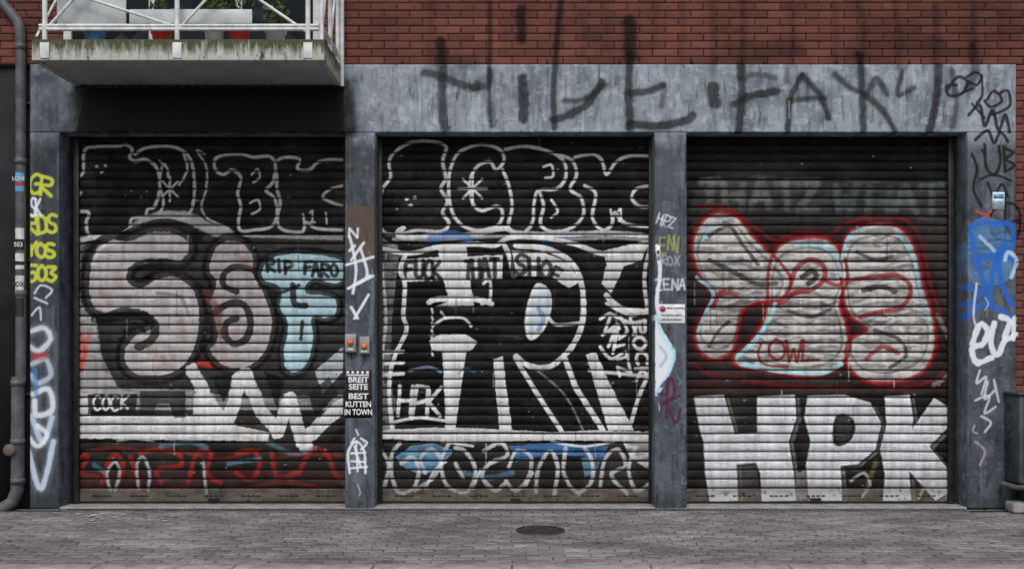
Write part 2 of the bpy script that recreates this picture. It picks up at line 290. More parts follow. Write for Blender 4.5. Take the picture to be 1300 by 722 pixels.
for P_ in (HH,PP,KK):
    sh=[(x+7,y+3) for x,y in P_]; F(sh,(.45,.45,.46),.85,hatch=.3)
    S(P_,3.2,(.03,.03,.03),1,closed=True,smooth=False); F(P_,(.90,.91,.93),.98,hatch=.18)
    S(P_,1.3,(.96,.96,.98),.6,closed=True,smooth=False)
FO([(1062,530),(1078,530),(1084,544),(1076,560),(1060,562)],BLACK,BLACK,2)
F([(1010,600),(1024,596),(1026,634),(1010,634)],(.6,.6,.6),.6); S([(1112,585),(1100,620)],3,(.55,.48,.3),.5,soft=3)
F([(936,592),(960,590),(964,632),(940,632)],(.4,.4,.4),.6,hatch=.4)
for q in [[(1080,610),(1096,600),(1104,615),(1094,630)],[(1166,632),(1180,610),(1200,606)]]: S(q,1.8,(.75,.75,.75),.8)
# paint runs, spatter and dirt on all the shutters
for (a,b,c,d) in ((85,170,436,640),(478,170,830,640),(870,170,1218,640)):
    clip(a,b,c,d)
    for i in range(34):
        x=random.uniform(a,c); y=random.uniform(290,580); L=random.uniform(8,34)
        S([(x,y),(x+random.uniform(-.8,.8),y+L)],.7,random.choice([(.8,.8,.8),BLACK,(.3,.3,.3)]),random.uniform(.3,.7),soft=1.1)
    for i in range(60):
        x=random.uniform(a,c); y=random.uniform(180,630)
        S([(x,y),(x+random.uniform(3,30),y+random.uniform(-.6,.6))],random.uniform(.4,1.1),random.choice([(.5,.48,.46),(.10,.09,.09),(.32,.30,.28)]),random.uniform(.2,.55),soft=1.2,sp=.5)
    for i in range(90):
        x=random.uniform(a,c); y=random.uniform(180,630); S([(x,y),(x+.6,y)],random.uniform(.4,1.2),random.choice([(.75,.75,.75),(.05,.05,.05)]),.6)
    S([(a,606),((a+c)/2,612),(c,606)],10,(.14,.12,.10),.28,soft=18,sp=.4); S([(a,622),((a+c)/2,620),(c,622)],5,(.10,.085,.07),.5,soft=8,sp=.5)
# ---------------------------------------------------------------- frame paint
clip()
for x in range(44,80,8): S([(x,100),(x,300),(x+2,500),(x,645)],8,(.10,.125,.15),.38,soft=8,sp=.3)  # dark washes at the left end: shade below the balcony put into the colour
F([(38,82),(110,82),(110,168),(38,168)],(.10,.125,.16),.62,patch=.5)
# weather streaks and grime on concrete
for i in range(150):
    x=random.uniform(440,1285); y=82+random.uniform(0,25); L=random.uniform(10,60)
    S([(x,y),(x+random.uniform(-1,1),y+L)],random.uniform(.6,2.2),(.13,.145,.165),random.uniform(.12,.4),soft=3,sp=.3)
for (a,b) in ((438,476),(832,872),(1228,1290),(40,75)):
    for i in range(30):
        x=random.uniform(a,b); y=random.uniform(170,600); L=random.uniform(20,120)
        S([(x,y),(x+random.uniform(-1.5,1.5),y+L)],random.uniform(.6,2.6),random.choice([(.11,.12,.14),(.11,.12,.14),(.50,.54,.58)]),random.uniform(.10,.35),soft=3,sp=.3)
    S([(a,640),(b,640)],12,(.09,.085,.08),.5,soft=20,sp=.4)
F([(110,112),(436,110),(436,168),(96,168)],BLACK,1,patch=.03)  # black spray paint, with the balcony's shadow on the lintel painted in
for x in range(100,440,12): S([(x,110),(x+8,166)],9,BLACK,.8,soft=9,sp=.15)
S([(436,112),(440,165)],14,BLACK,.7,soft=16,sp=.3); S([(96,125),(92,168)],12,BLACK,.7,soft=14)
K=(.04,.04,.045)
def bs(q,r=5,a=.85,soft=5,**k): S(q,r*1.12,K,min(1,a*1.12),soft=soft,sp=.2,halo=.34,vary=.6,**k)
bs([(560,52),(562,100),(561,130),(565,163)],5.5); bs([(537,92),(556,96),(600,112),(606,106)],4.5,.8)
bs([(622,0),(622,60),(621,92),(622,140),(624,160)],2.6,.8,4); bs([(600,112),(620,108),(622,90)],4,.8)
bs([(661,12),(662,50)],5.5,.9,6); bs([(663,100),(665,125),(664,150)],6,.95)
bs([(712,0),(708,40),(704,90),(703,130),(704,162)],3.6,.95,4)
bs([(702,152),(722,146),(746,132),(764,104)],4.6,.95); bs([(716,128),(742,126),(768,108)],3.2,.8)
bs([(800,28),(800,70)],8,.95,7); bs([(800,70),(798,110),(800,162)],5,.95)
bs([(800,118),(822,116),(842,108)],4.4,.95); bs([(800,158),(835,160),(868,154),(880,146)],5,.95); bs([(845,110),(840,135)],3.4,.6)
bs([(905,112),(907,130)],7.5,.98); bs([(940,84),(942,120),(938,165)],5,.95); bs([(932,132),(955,122),(985,116)],5,.95); bs([(938,100),(962,94),(984,100)],3.4,.7)
bs([(1018,96),(1004,125),(1000,166)],3.6,.95); bs([(1018,96),(1040,120),(1052,150)],3.8,.9); bs([(1002,128),(1046,124)],3.4,.8)
bs([(1092,70),(1094,110),(1096,166)],4.2,.95); bs([(1060,95),(1080,112),(1100,118),(1112,100),(1126,120)],3.6,.8); bs([(1100,122),(1120,140),(1136,166)],3.8,.9)
bs([(1146,90),(1140,120),(1160,112)],3,.8); bs([(1192,84),(1188,130),(1180,166)],5,.95); bs([(1208,90),(1214,130),(1210,160)],3.2,.7)
bs([(1236,60),(1238,90),(1230,110)],5.5,.7,6)
for x,y1,a in ((545,60,.4),(640,70,.3),(740,70,.35),(865,75,.4),(905,95,.5),(942,90,.6),(1005,80,.45),(1060,80,.4),(1095,75,.65),(1140,85,.45),(1188,80,.6),(1236,70,.55),(830,60,.3),(770,60,.25),(1270,70,.35)):
    x2=x+random.uniform(-5,5)
    S([(x2,random.uniform(-10,18)),(x+2,y1*.5),(x,y1)],random.uniform(3,5),K,a,soft=8,sp=.35,vary=.9)
S([(930,62),(970,66),(1010,60)],12,K,.5,soft=16,sp=.4); S([(1090,66),(1180,60),(1250,66)],12,K,.5,soft=18,sp=.4); S([(550,70),(600,78)],10,K,.4,soft=14,sp=.4)
S([(1100,30),(1180,24),(1290,34)],24,K,.3,soft=40,sp=.3)
for i in range(40):
    x=random.uniform(450,1285); y=random.uniform(88,160); L=random.uniform(5,40)
    S([(x,y),(x+random.uniform(-1,1),y+L)],.9,(.75,.79,.83) if random.random()<.6 else K,.3,soft=1.2)
# right-hand column
S([(1204,112),(1216,98),(1228,104),(1222,118),(1206,122),(1202,110),(1214,108)],2,K); S([(1228,98),(1238,92),(1246,98),(1240,108),(1230,104)],1.9,K); S([(1246,96),(1247,120),(1240,132)],1.9,K); S([(1222,118),(1236,112)],1.6,K)
S([(1252,128),(1262,116),(1272,128),(1258,136),(1250,128)],1.8,K); S([(1270,118),(1280,116),(1282,134),(1270,142),(1260,146)],1.8,K)
S([(1230,146),(1244,134),(1250,160),(1260,140),(1268,166),(1276,146),(1282,168)],2.2,K); S([(1234,132),(1250,150)],1.6,K)
S([(1238,178),(1254,166),(1262,182),(1270,168),(1280,180)],2,K); S([(1234,196),(1240,214),(1236,240),(1246,262)],1.9,K)
S([(1250,184),(1252,212),(1262,222),(1270,206),(1268,186)],2.2,K); S([(1274,186),(1276,218)],2,K); S([(1274,188),(1286,194),(1277,202),(1288,210),(1276,218)],1.8,K)
S([(1244,228),(1262,222),(1284,230)],1.6,K); S([(1254,232),(1262,248),(1272,234),(1280,250)],1.7,K); S([(1246,190),(1250,196)],1.6,K)
S([(1262,262),(1284,258),(1296,272),(1292,300),(1272,306),(1258,292),(1258,272),(1266,262)],1.9,K); S([(1276,246),(1276,316)],1.6,K); S([(1250,284),(1299,280)],1.6,K)
S([(1240,268),(1256,276),(1244,282),(1258,268)],1.5,(.7,.3,.25),.9)
Bc=(.13,.38,.72)
F([(1232,286),(1262,278),(1282,300),(1286,346),(1262,362),(1230,352)],(.32,.54,.76),.6,hatch=.6,smooth=True)
for q in [[(1232,296),(1246,350),(1256,386)],[(1256,386),(1262,340),(1278,306)],[(1260,284),(1284,286),(1286,312),(1268,322)],[(1232,288),(1252,280)],[(1236,332),(1262,324),(1288,330)],[(1268,322),(1270,356),(1286,388)],[(1224,406),(1250,386),(1286,404)],[(1230,364),(1244,372),(1230,386)]]: S(q,3.8,Bc,.95,soft=1.8,sp=.2,vary=.7)
S([(1276,330),(1280,320),(1291,330),(1284,352)],2.6,(.7,.82,.92),.8); S([(1244,300),(1262,318)],2.2,(.7,.82,.92),.65)
Wt=(.88,.90,.93)
for q in [[(1234,436),(1244,412),(1254,420),(1248,436),(1234,442),(1240,460),(1258,454)],[(1262,410),(1258,436),(1266,450),(1276,430)],[(1270,402),(1282,408),(1276,430),(1290,424)],[(1288,404),(1286,430)]]: S(q,3.6,Wt,.95,sp=.15,vary=.7)
for q in [[(1244,470),(1240,486),(1252,478),(1246,500)],[(1254,484),(1250,506),(1262,496)],[(1238,508),(1256,502),(1250,524),(1264,516)],[(1246,528),(1258,536),(1250,548)],[(1262,482),(1268,510)],[(1240,360),(1236,400),(1242,420)],[(1222,340),(1226,380)]]: S(q,1.4,(.8,.83,.86),.8)
S([(1238,560),(1250,572),(1244,590)],1.4,(.75,.75,.8),.5); S([(1246,556),(1240,596)],1.2,(.3,.15,.18),.5)
T('GR',38,222,32,24,2.2,YEL,.97,rot=8,gap=.15); T('RDS',36,272,38,24,2.2,YEL,.97,gap=.15); T('YOS',34,308,38,17,2.2,YEL,.97,gap=.12); T('503',36,338,36,20,2.2,YEL,.97,gap=.12)
T('SK',38,252,16,22,1.5,Wt,.9)
for q in [[(44,372),(52,362),(66,368),(58,378)],[(40,400),(50,390),(52,406)],[(44,378),(60,385)]]: S(q,1.3,Wt,.7)
S([(40,420),(56,416),(64,430),(50,445),(38,440)],3.2,Wt,.75,soft=3,halo=.35); S([(40,462),(58,456),(64,476),(48,486),(40,476)],3.2,(.72,.77,.84),.8,soft=3,halo=.35)
S([(44,452),(56,452)],5,(.7,.15,.15),.6,soft=3)
S([(42,500),(62,494),(66,520),(46,526),(44,508)],3.4,Wt,.85,soft=3,halo=.35); S([(40,528),(54,560),(66,530)],3.6,(.75,.81,.9),.85,soft=3,halo=.35)
S([(48,540),(60,552),(48,566),(38,556)],3,Wt,.85,soft=3,halo=.35); S([(36,572),(52,620),(68,560)],3.4,(.77,.83,.91),.85,soft=3,halo=.35); S([(44,470),(46,500)],3,BLUE,.7,soft=2)
F([(440,262),(476,262),(476,330),(470,340),(440,322)],(.36,.29,.22),.85,hatch=.4)
for q in [[(444,300),(452,340),(448,372)],[(462,308),(446,330)],[(440,336),(474,326)],[(458,316),(466,350),(448,362),(470,350)],[(442,366),(474,350)],[(450,404),(468,374)],[(444,318),(450,312)],[(446,390),(454,404)]]: S(q,1.7,Wt,.97)
T('N',444,290,14,12,1.4,Wt)
S([(444,600),(442,574),(452,560),(462,572),(464,600)],1.4,Wt,.95)
for q in [[(452,560),(454,598)],[(446,575),(464,574)],[(446,585),(464,586)],[(458,556),(466,562),(458,570)],[(446,562),(450,556)],[(450,566),(458,592)],[(444,594),(466,592)]]: S(q,1.2,Wt,.95)
S([(452,545),(455,552)],1,Wt,.8)
T('HPZ',838,270,24,14,1.1,Wt,.6,rot=20); T('ENV',838,300,28,20,1.3,(.7,.7,.4),.5); T('ZENA',834,355,38,14,1.2,Wt,.65); T('ROX',840,325,24,12,1.1,(.7,.75,.8),.5)
S([(834,312),(838,345),(834,380),(837,405)],2.4,Wt,.95)
F([(832,404),(848,430),(856,446),(852,468),(832,498)],Wt,.97)
S([(832,402),(842,426),(855,446),(850,470),(834,500)],2.4,(.7,.85,.91),.95)
S([(838,440),(846,452),(838,465)],1.8,(.5,.6,.7),.6)
PU=(.32,.10,.22)
for q in [[(840,490),(852,480),(856,500),(842,512)],[(848,480),(846,530)],[(838,515),(862,502)],[(850,520),(858,536),(864,520)],[(836,500),(846,500)]]: S(q,1.9,PU,.95)
S([(838,552),(850,590)],1.2,(.3,.35,.4),.5)
for i in range(20):
    x=random.choice([random.uniform(440,474),random.uniform(834,868),random.uniform(1232,1288)]); y=random.uniform(175,630)
    S([(x,y),(x+random.uniform(-4,6),y+random.uniform(3,10)),(x+random.uniform(-2,8),y+random.uniform(6,16))],.8,random.choice([Wt,K,(.5,.6,.7)]),.45)
def sample(px,py):
    X=np.clip(px*SS,0,W*SS-1.01); Y=np.clip(py*SS,0,H*SS-1.01)
    xi=X.astype(int); yi=Y.astype(int); fx_=(X-xi)[:,None]; fy=(Y-yi)[:,None]
    v=(C[yi,xi]*(1-fx_)+C[yi,xi+1]*fx_)*(1-fy)+(C[yi+1,xi]*(1-fx_)+C[yi+1,xi+1]*fx_)*fy
    out=(px<0)|(px>W-1)|(py<0)|(py>H-1)
    v[out]=0
    return v
# ================================================================== node helper
def newmat(name):
    m=bpy.data.materials.new(name); m.use_nodes=True
    nt=m.node_tree; b=nt.nodes['Principled BSDF']
    b.inputs['Specular IOR Level'].default_value=.3
    return m,nt,b
def math_(nt,op,a,b=None,clamp=False):
    n=nt.nodes.new('ShaderNodeMath'); n.operation=op; n.use_clamp=clamp
    for i,v in enumerate((a,b)):
        if v is None: continue
        if isinstance(v,(int,float)): n.inputs[i].default_value=v
        else: nt.links.new(v,n.inputs[i])
    return n.outputs[0]
def mix(nt,f,a,b,blend_='MIX'):
    n=nt.nodes.new('ShaderNodeMix'); n.data_type='RGBA'; n.blend_type=blend_
    for i,v in ((0,f),(6,a),(7,b)):
        if isinstance(v,(int,float)): n.inputs[i].default_value=v
        elif isinstance(v,tuple): n.inputs[i].default_value=(*v,1) if len(v)==3 else v
        else: nt.links.new(v,n.inputs[i])
    return n.outputs[2]
def noise(nt,scale,detail=5,rough=.6,stretch=None):
    tc=nt.nodes.new('ShaderNodeTexCoord'); n=nt.nodes.new('ShaderNodeTexNoise')
    n.inputs['Scale'].default_value=scale; n.inputs['Detail'].default_value=detail; n.inputs['Roughness'].default_value=rough
    src=tc.outputs['Object']
    if stretch:
        mp=nt.nodes.new('ShaderNodeMapping'); mp.inputs['Scale'].default_value=stretch
        nt.links.new(src,mp.inputs[0]); src=mp.outputs[0]
    nt.links.new(src,n.inputs['Vector'])
    return n.outputs[0]
def ramp(nt,f,lo,hi,c0=(0,0,0),c1=(1,1,1)):
    r=nt.nodes.new('ShaderNodeValToRGB'); r.color_ramp.elements[0].position=lo; r.color_ramp.elements[1].position=hi
    r.color_ramp.elements[0].color=(*c0,1); r.color_ramp.elements[1].color=(*c1,1)
    nt.links.new(f,r.inputs[0]); return r.outputs[0]
def bump(nt,b,h,s=.3,d=.01):
    n=nt.nodes.new('ShaderNodeBump'); n.inputs['Strength'].default_value=s; n.inputs['Distance'].default_value=d
    nt.links.new(h,n.inputs['Height']); nt.links.new(n.outputs[0],b.inputs['Normal'])
def simple(name,col,rough=.6,var=.25,scale=8,metal=0,bmp=.15):
    m,nt,b=newmat(name)
    c=ramp(nt,noise(nt,scale),.3,.7,tuple(v*(1-var) for v in col),tuple(min(1,v*(1+var)) for v in col))
    nt.links.new(c,b.inputs['Base Color']); b.inputs['Roughness'].default_value=rough; b.inputs['Metallic'].default_value=metal
    bump(nt,b,noise(nt,scale*12,3),bmp,.003)
    return m
def paintover(nt,base,wear=None):
    at=nt.nodes.new('ShaderNodeAttribute'); at.attribute_name='paint'
    A=at.outputs['Alpha']; Cc=at.outputs['Color']
    if wear is not None:
        A=math_(nt,'MULTIPLY',A,wear)
        Cc=mix(nt,1.0,Cc,wear,'MULTIPLY')
    inv=math_(nt,'SUBTRACT',1.0,A,True)
    bb=mix(nt,1.0,base,inv,'MULTIPLY')
    return mix(nt,1.0,bb,Cc,'ADD')
def shutter_mat():
    m,nt,b=newmat('painted_slats')
    n1=noise(nt,1.5,6); base=ramp(nt,n1,.35,.7,(.012,.011,.011),(.042,.037,.034))
    wear=ramp(nt,noise(nt,34,7,.75,(1,1,3)),.30,.46,(.45,.45,.45),(1,1,1))
    c=paintover(nt,base,wear)
    g=nt.nodes.new('ShaderNodeAttribute'); g.attribute_name='groove'
    c=mix(nt,g.outputs['Fac'],c,(.007,.007,.007))
    gr=ramp(nt,noise(nt,5,7,.7,(3,1,.35)),.32,.64,(.60,.585,.57),(1,1,1))
    c=mix(nt,1.0,c,gr,'MULTIPLY')
    sc=ramp(nt,noise(nt,12,6,.7,(.7,1,14)),.34,.56,(.60,.60,.60),(1,1,1))
    c=mix(nt,.7,c,sc,'MULTIPLY')
    # dust film, brownish
    c=mix(nt,ramp(nt,noise(nt,2.2,8,.75),.45,.75,(0,0,0),(.16,.16,.16)),c,(.14,.125,.11))
    nt.links.new(c,b.inputs['Base Color']); b.inputs['Specular IOR Level'].default_value=.12
    nt.links.new(ramp(nt,noise(nt,9),.3,.7,(.48,.48,.48),(.75,.75,.75)),b.inputs['Roughness'])
    bump(nt,b,noise(nt,60,4),.3,.002)
    return m
def frame_mat():
    m,nt,b=newmat('blue_grey_painted_concrete')
    base=ramp(nt,noise(nt,1.6,9,.72),.36,.64,(.12,.145,.17),(.31,.35,.39))
    base=mix(nt,ramp(nt,noise(nt,7,9,.75),.50,.62),base,(.37,.41,.45))
    base=mix(nt,ramp(nt,noise(nt,16,6,.7,(1,1,.22)),.54,.68),base,(.06,.068,.08))
    base=mix(nt,ramp(nt,noise(nt,3.2,9,.8,(1,1,.5)),.55,.66),base,(.085,.095,.11))
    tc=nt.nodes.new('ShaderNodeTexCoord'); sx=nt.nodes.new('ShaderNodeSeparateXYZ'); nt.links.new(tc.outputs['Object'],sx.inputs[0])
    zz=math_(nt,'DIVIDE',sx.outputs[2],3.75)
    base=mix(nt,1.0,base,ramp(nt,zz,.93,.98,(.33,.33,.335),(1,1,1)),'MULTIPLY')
    c=paintover(nt,base,ramp(nt,noise(nt,40,6,.7),.22,.36,(.7,.7,.7),(1,1,1)))
    chip=ramp(nt,noise(nt,26,8,.75),.67,.70)
    c=mix(nt,chip,c,(.07,.058,.05))
    nt.links.new(c,b.inputs['Base Color']); b.inputs['Roughness'].default_value=.6; b.inputs['Specular IOR Level'].default_value=.2
    bump(nt,b,noise(nt,18,8,.7),.4,.006)
    return m
def brick_mat():
    m,nt,b=newmat('red_brick')
    t=nt.nodes.new('ShaderNodeAttribute'); t.attribute_name='tint'
    base=ramp(nt,t.outputs['Fac'],0,1,(.125,.046,.036),(.205,.078,.058))
    base=mix(nt,ramp(nt,noise(nt,55,6,.7),.5,.72),base,(.095,.040,.033))
    base=mix(nt,1.0,base,ramp(nt,noise(nt,.8,7,.7),.35,.65,(.55,.55,.57),(1.08,1.05,1.05)),'MULTIPLY')
    c=paintover(nt,base)
    nt.links.new(c,b.inputs['Base Color']); b.inputs['Roughness'].default_value=.88; b.inputs['Specular IOR Level'].default_value=.15
    bump(nt,b,noise(nt,90,5),.5,.004)
    return m
M_sh=shutter_mat(); M_fr=frame_mat(); M_br=brick_mat()
M_mortar=simple('mortar',(.08,.06,.052),.95,.3,20)
M_dark=simple('dark_render',(.018,.019,.022),.8,.4,4)
M_black=simple('black_steel',(.012,.012,.013),.5,.3,10)
M_galv=simple('grey_pipe',(.085,.087,.093),.5,.5,6)
# ================================================================== mesh helpers
col=bpy.context.scene.collection
def mkmesh(name,V,Fc,mat,parent=None,smooth=False):
    me=bpy.data.meshes.new(name)
    V=np.asarray(V,np.float32); Fc=np.asarray(Fc,np.int32)
    me.vertices.add(len(V)); me.vertices.foreach_set('co',V.ravel())
    me.loops.add(Fc.size); me.loops.foreach_set('vertex_index',Fc.ravel())
    me.polygons.add(len(Fc)); me.polygons.foreach_set('loop_start',np.arange(0,Fc.size,4,dtype=np.int32))
    try: me.polygons.foreach_set('loop_total',np.full(len(Fc),4,np.int32))
    except Exception: pass
    me.update(calc_edges=True); me.validate()
    if smooth: me.polygons.foreach_set('use_smooth',np.ones(len(me.polygons),bool))
    if mat: me.materials.append(mat)
    o=bpy.data.objects.new(name,me); col.objects.link(o)
    if parent: o.parent=parent
    return o
def setcol(o,v,name='paint'):
    a=o.data.color_attributes.new(name,'FLOAT_COLOR','POINT'); a.data.foreach_set('color',np.asarray(v,np.float32).ravel())
def setf(o,v,name):
    a=o.data.attributes.new(name,'FLOAT','POINT'); a.data.foreach_set('value',np.asarray(v,np.float32).ravel())
def gridfaces(nu,nv):
    i=np.arange(nv-1)[:,None]*nu+np.arange(nu-1)[None,:]; i=i.ravel()
    return np.stack([i,i+1,i+nu+1,i+nu],1)
def empty(name):
    e=bpy.data.objects.new(name,None); e.empty_display_size=.3; col.objects.link(e); return e
def block(name,x0,x1,z0,z1,y0,y1,mat,parent,step=.0075,ch=.006):
    us=np.concatenate([[x0,x0],np.linspace(x0+ch,x1-ch,max(2,int((x1-x0)/step))),[x1,x1]])
    vs=np.concatenate([[z0,z0],np.linspace(z0+ch,z1-ch,max(2,int((z1-z0)/step))),[z1,z1]])
    nu,nv=len(us),len(vs)
    U,V=np.meshgrid(us,vs); Y=np.full_like(U,y0)
    ring2=np.zeros_like(U,bool); ring2[1,:]=ring2[-2,:]=True; ring2[:,1]=ring2[:,-2]=True
    ring1=np.zeros_like(U,bool); ring1[0,:]=ring1[-1,:]=True; ring1[:,0]=ring1[:,-1]=True
    Y[ring2]=y0+ch; Y[ring1]=y1
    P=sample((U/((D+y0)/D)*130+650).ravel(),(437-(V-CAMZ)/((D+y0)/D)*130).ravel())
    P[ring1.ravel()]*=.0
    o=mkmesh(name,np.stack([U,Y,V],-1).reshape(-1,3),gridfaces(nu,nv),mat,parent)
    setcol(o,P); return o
def box(name,x0,x1,y0,y1,z0,z1,mat,parent=None,bev=.004):
    V=[(x,y,z) for x in (x0,x1) for y in (y0,y1) for z in (z0,z1)]
    Fc=[(0,1,3,2),(4,6,7,5),(0,4,5,1),(2,3,7,6),(0,2,6,4),(1,5,7,3)]
    o=mkmesh(name,V,Fc,mat,parent)
    if bev:
        b=o.modifiers.new('b','BEVEL'); b.width=bev; b.segments=2; b.limit_method='ANGLE'
    return o
def tube(name,pts,r,mat,parent=None,res=6):
    cu=bpy.data.curves.new(name,'CURVE'); cu.dimensions='3D'; cu.bevel_depth=r; cu.bevel_resolution=res; cu.use_fill_caps=True
    sp=cu.splines.new('POLY'); sp.points.add(len(pts)-1)
    for i,p in enumerate(pts): sp.points[i].co=(*p,1)
    sp.use_smooth=True
    if mat: cu.materials.append(mat)
    t=bpy.data.objects.new(name+'_c',cu); col.objects.link(t)
    dg=bpy.context.evaluated_depsgraph_get(); me=bpy.data.meshes.new_from_object(t.evaluated_get(dg))
    bpy.data.objects.remove(t); me.name=name
    o=bpy.data.objects.new(name,me); col.objects.link(o)
    if parent: o.parent=parent
    return o
def lathe(name,prof,cx,cy,cz,mat,parent=None,n=28,axis='z'):
    V=[];Fc=[]
    for r,h in prof:
        for k in range(n):
            a=2*math.pi*k/n
            p=(r*math.cos(a),r*math.sin(a),h)
            if axis=='y': p=(p[0],h,p[1])
            V.append((cx+p[0],cy+p[1],cz+p[2]))
    for i in range(len(prof)-1):
        for k in range(n):
            a=i*n+k;b=i*n+(k+1)%n
            Fc.append((a,b,b+n,a+n))
    return mkmesh(name,V,Fc,mat,parent,True)
def text(name,s,x,y,z,size,mat,parent,align='CENTER',bold=.0,ex=.0008,sx=1.0):
    cu=bpy.data.curves.new(name,'FONT'); cu.body=s; cu.size=size; cu.align_x=align; cu.align_y='CENTER'; cu.extrude=ex; cu.offset=bold
    cu.materials.append(mat)
    t=bpy.data.objects.new(name+'_c',cu); col.objects.link(t)
    dg=bpy.context.evaluated_depsgraph_get(); me=bpy.data.meshes.new_from_object(t.evaluated_get(dg)); bpy.data.objects.remove(t)
    o=bpy.data.objects.new(name,me); col.objects.link(o); o.parent=parent
    o.location=(x,y,z); o.rotation_euler=(math.pi/2,0,0); o.scale=(sx,1,1)
    return o
# ================================================================== building
bld=empty('brick_building')
zl0=fz(168); zl1=fz(82)
XL=fx(38); XR=fx(1290)
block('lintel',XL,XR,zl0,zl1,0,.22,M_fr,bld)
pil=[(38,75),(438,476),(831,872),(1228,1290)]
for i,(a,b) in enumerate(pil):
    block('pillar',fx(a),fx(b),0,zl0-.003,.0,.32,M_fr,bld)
box('rear_wall',-9,9,.34,.6,-.1,7.4,M_dark,bld,0)
box('side_wall',-9,XL-.003,.06,.335,0,zl1+.0,M_dark,bld,0)
box('soffit',XL,XR,.222,.335,zl0+.12,zl1,M_dark,bld,0)
def bricks():
    cents=[]
    ph=.075; L=.25
    def fill(x0,x1,z0,z1):
        k=0; z=z0
        while z<z1-.01:
            h=min(ph,z1-z)-.010
            off=(k%2)*L/2
            x=math.floor((x0)/L)*L-off
            while x<x1:
                a=max(x,x0)+.004+random.uniform(-.0015,.0015); b=min(x+L,x1)-.004+random.uniform(-.0015,.0015)
                if b-a>.03: cents.append((a,b,z+.004,z+.006+h))
                x+=L
            z+=ph; k+=1
    fill(-9,9,zl1+.004,7.3); fill(XR+.002,9,.0,zl1-.002)
    uf=np.array([0,0]+list(np.linspace(0,1,13))+[1,1]); vf=np.array([0,0,0,.25,.5,.75,1,1,1])
    nu,nv=len(uf),len(vf); VV=[];FF=[];TT=[]
    gf=gridfaces(nu,nv)
    U,V=np.meshgrid(uf,vf)
    iu,iv=np.meshgrid(np.arange(nu),np.arange(nv))
    ring=np.minimum(np.minimum(iu,nu-1-iu),np.minimum(iv,nv-1-iv))
    c=.003
    for n,(a,b,z0,z1) in enumerate(cents):
        jy=random.uniform(-.002,.002); jz=random.uniform(-.0012,.0012); tl=random.uniform(-.0015,.0015)
        x=a+U*(b-a); z=z0+V*(z1-z0)+jz+tl*(U-.5)
        x=np.where((iu==2),a+c,np.where(iu==nu-3,b-c,x)); z=np.where((iv==2),z0+c,np.where(iv==nv-3,z1-c,z))
        y=np.where(ring==0,.034,np.where(ring==1,.014+c,.014))+jy
        VV.append(np.stack([x,y,z],-1).reshape(-1,3)); FF.append(gf+n*nu*nv); t=random.betavariate(1.6,1.6)
        if random.random()<.06: t=0
        TT.append(np.full(nu*nv,t))
    VV=np.concatenate(VV); o=mkmesh('brick_courses',VV,np.concatenate(FF),M_br,bld)
    P=sample(VV[:,0]*130+650,437-(VV[:,2]-CAMZ)*130); setcol(o,P); setf(o,np.concatenate(TT),'tint')
bricks()
box('mortar_bed',-9,9,.024,.338,zl1+.002,7.3,M_mortar,bld,0)
box('mortar_bed_low',XR+.002,9,.024,.338,0,zl1,M_mortar,bld,0)
box('roof_coping',-9.1,9.1,-.05,.65,7.3,7.4,M_galv,bld)
M_white=simple('white_paint',(.55,.56,.55),.5,.1,6)
for x in range(510,1290,92): box('weep_vent',fx(x),fx(x+1.6),.006,.03,zl1+.006,zl1+.060,M_black,bld,0)
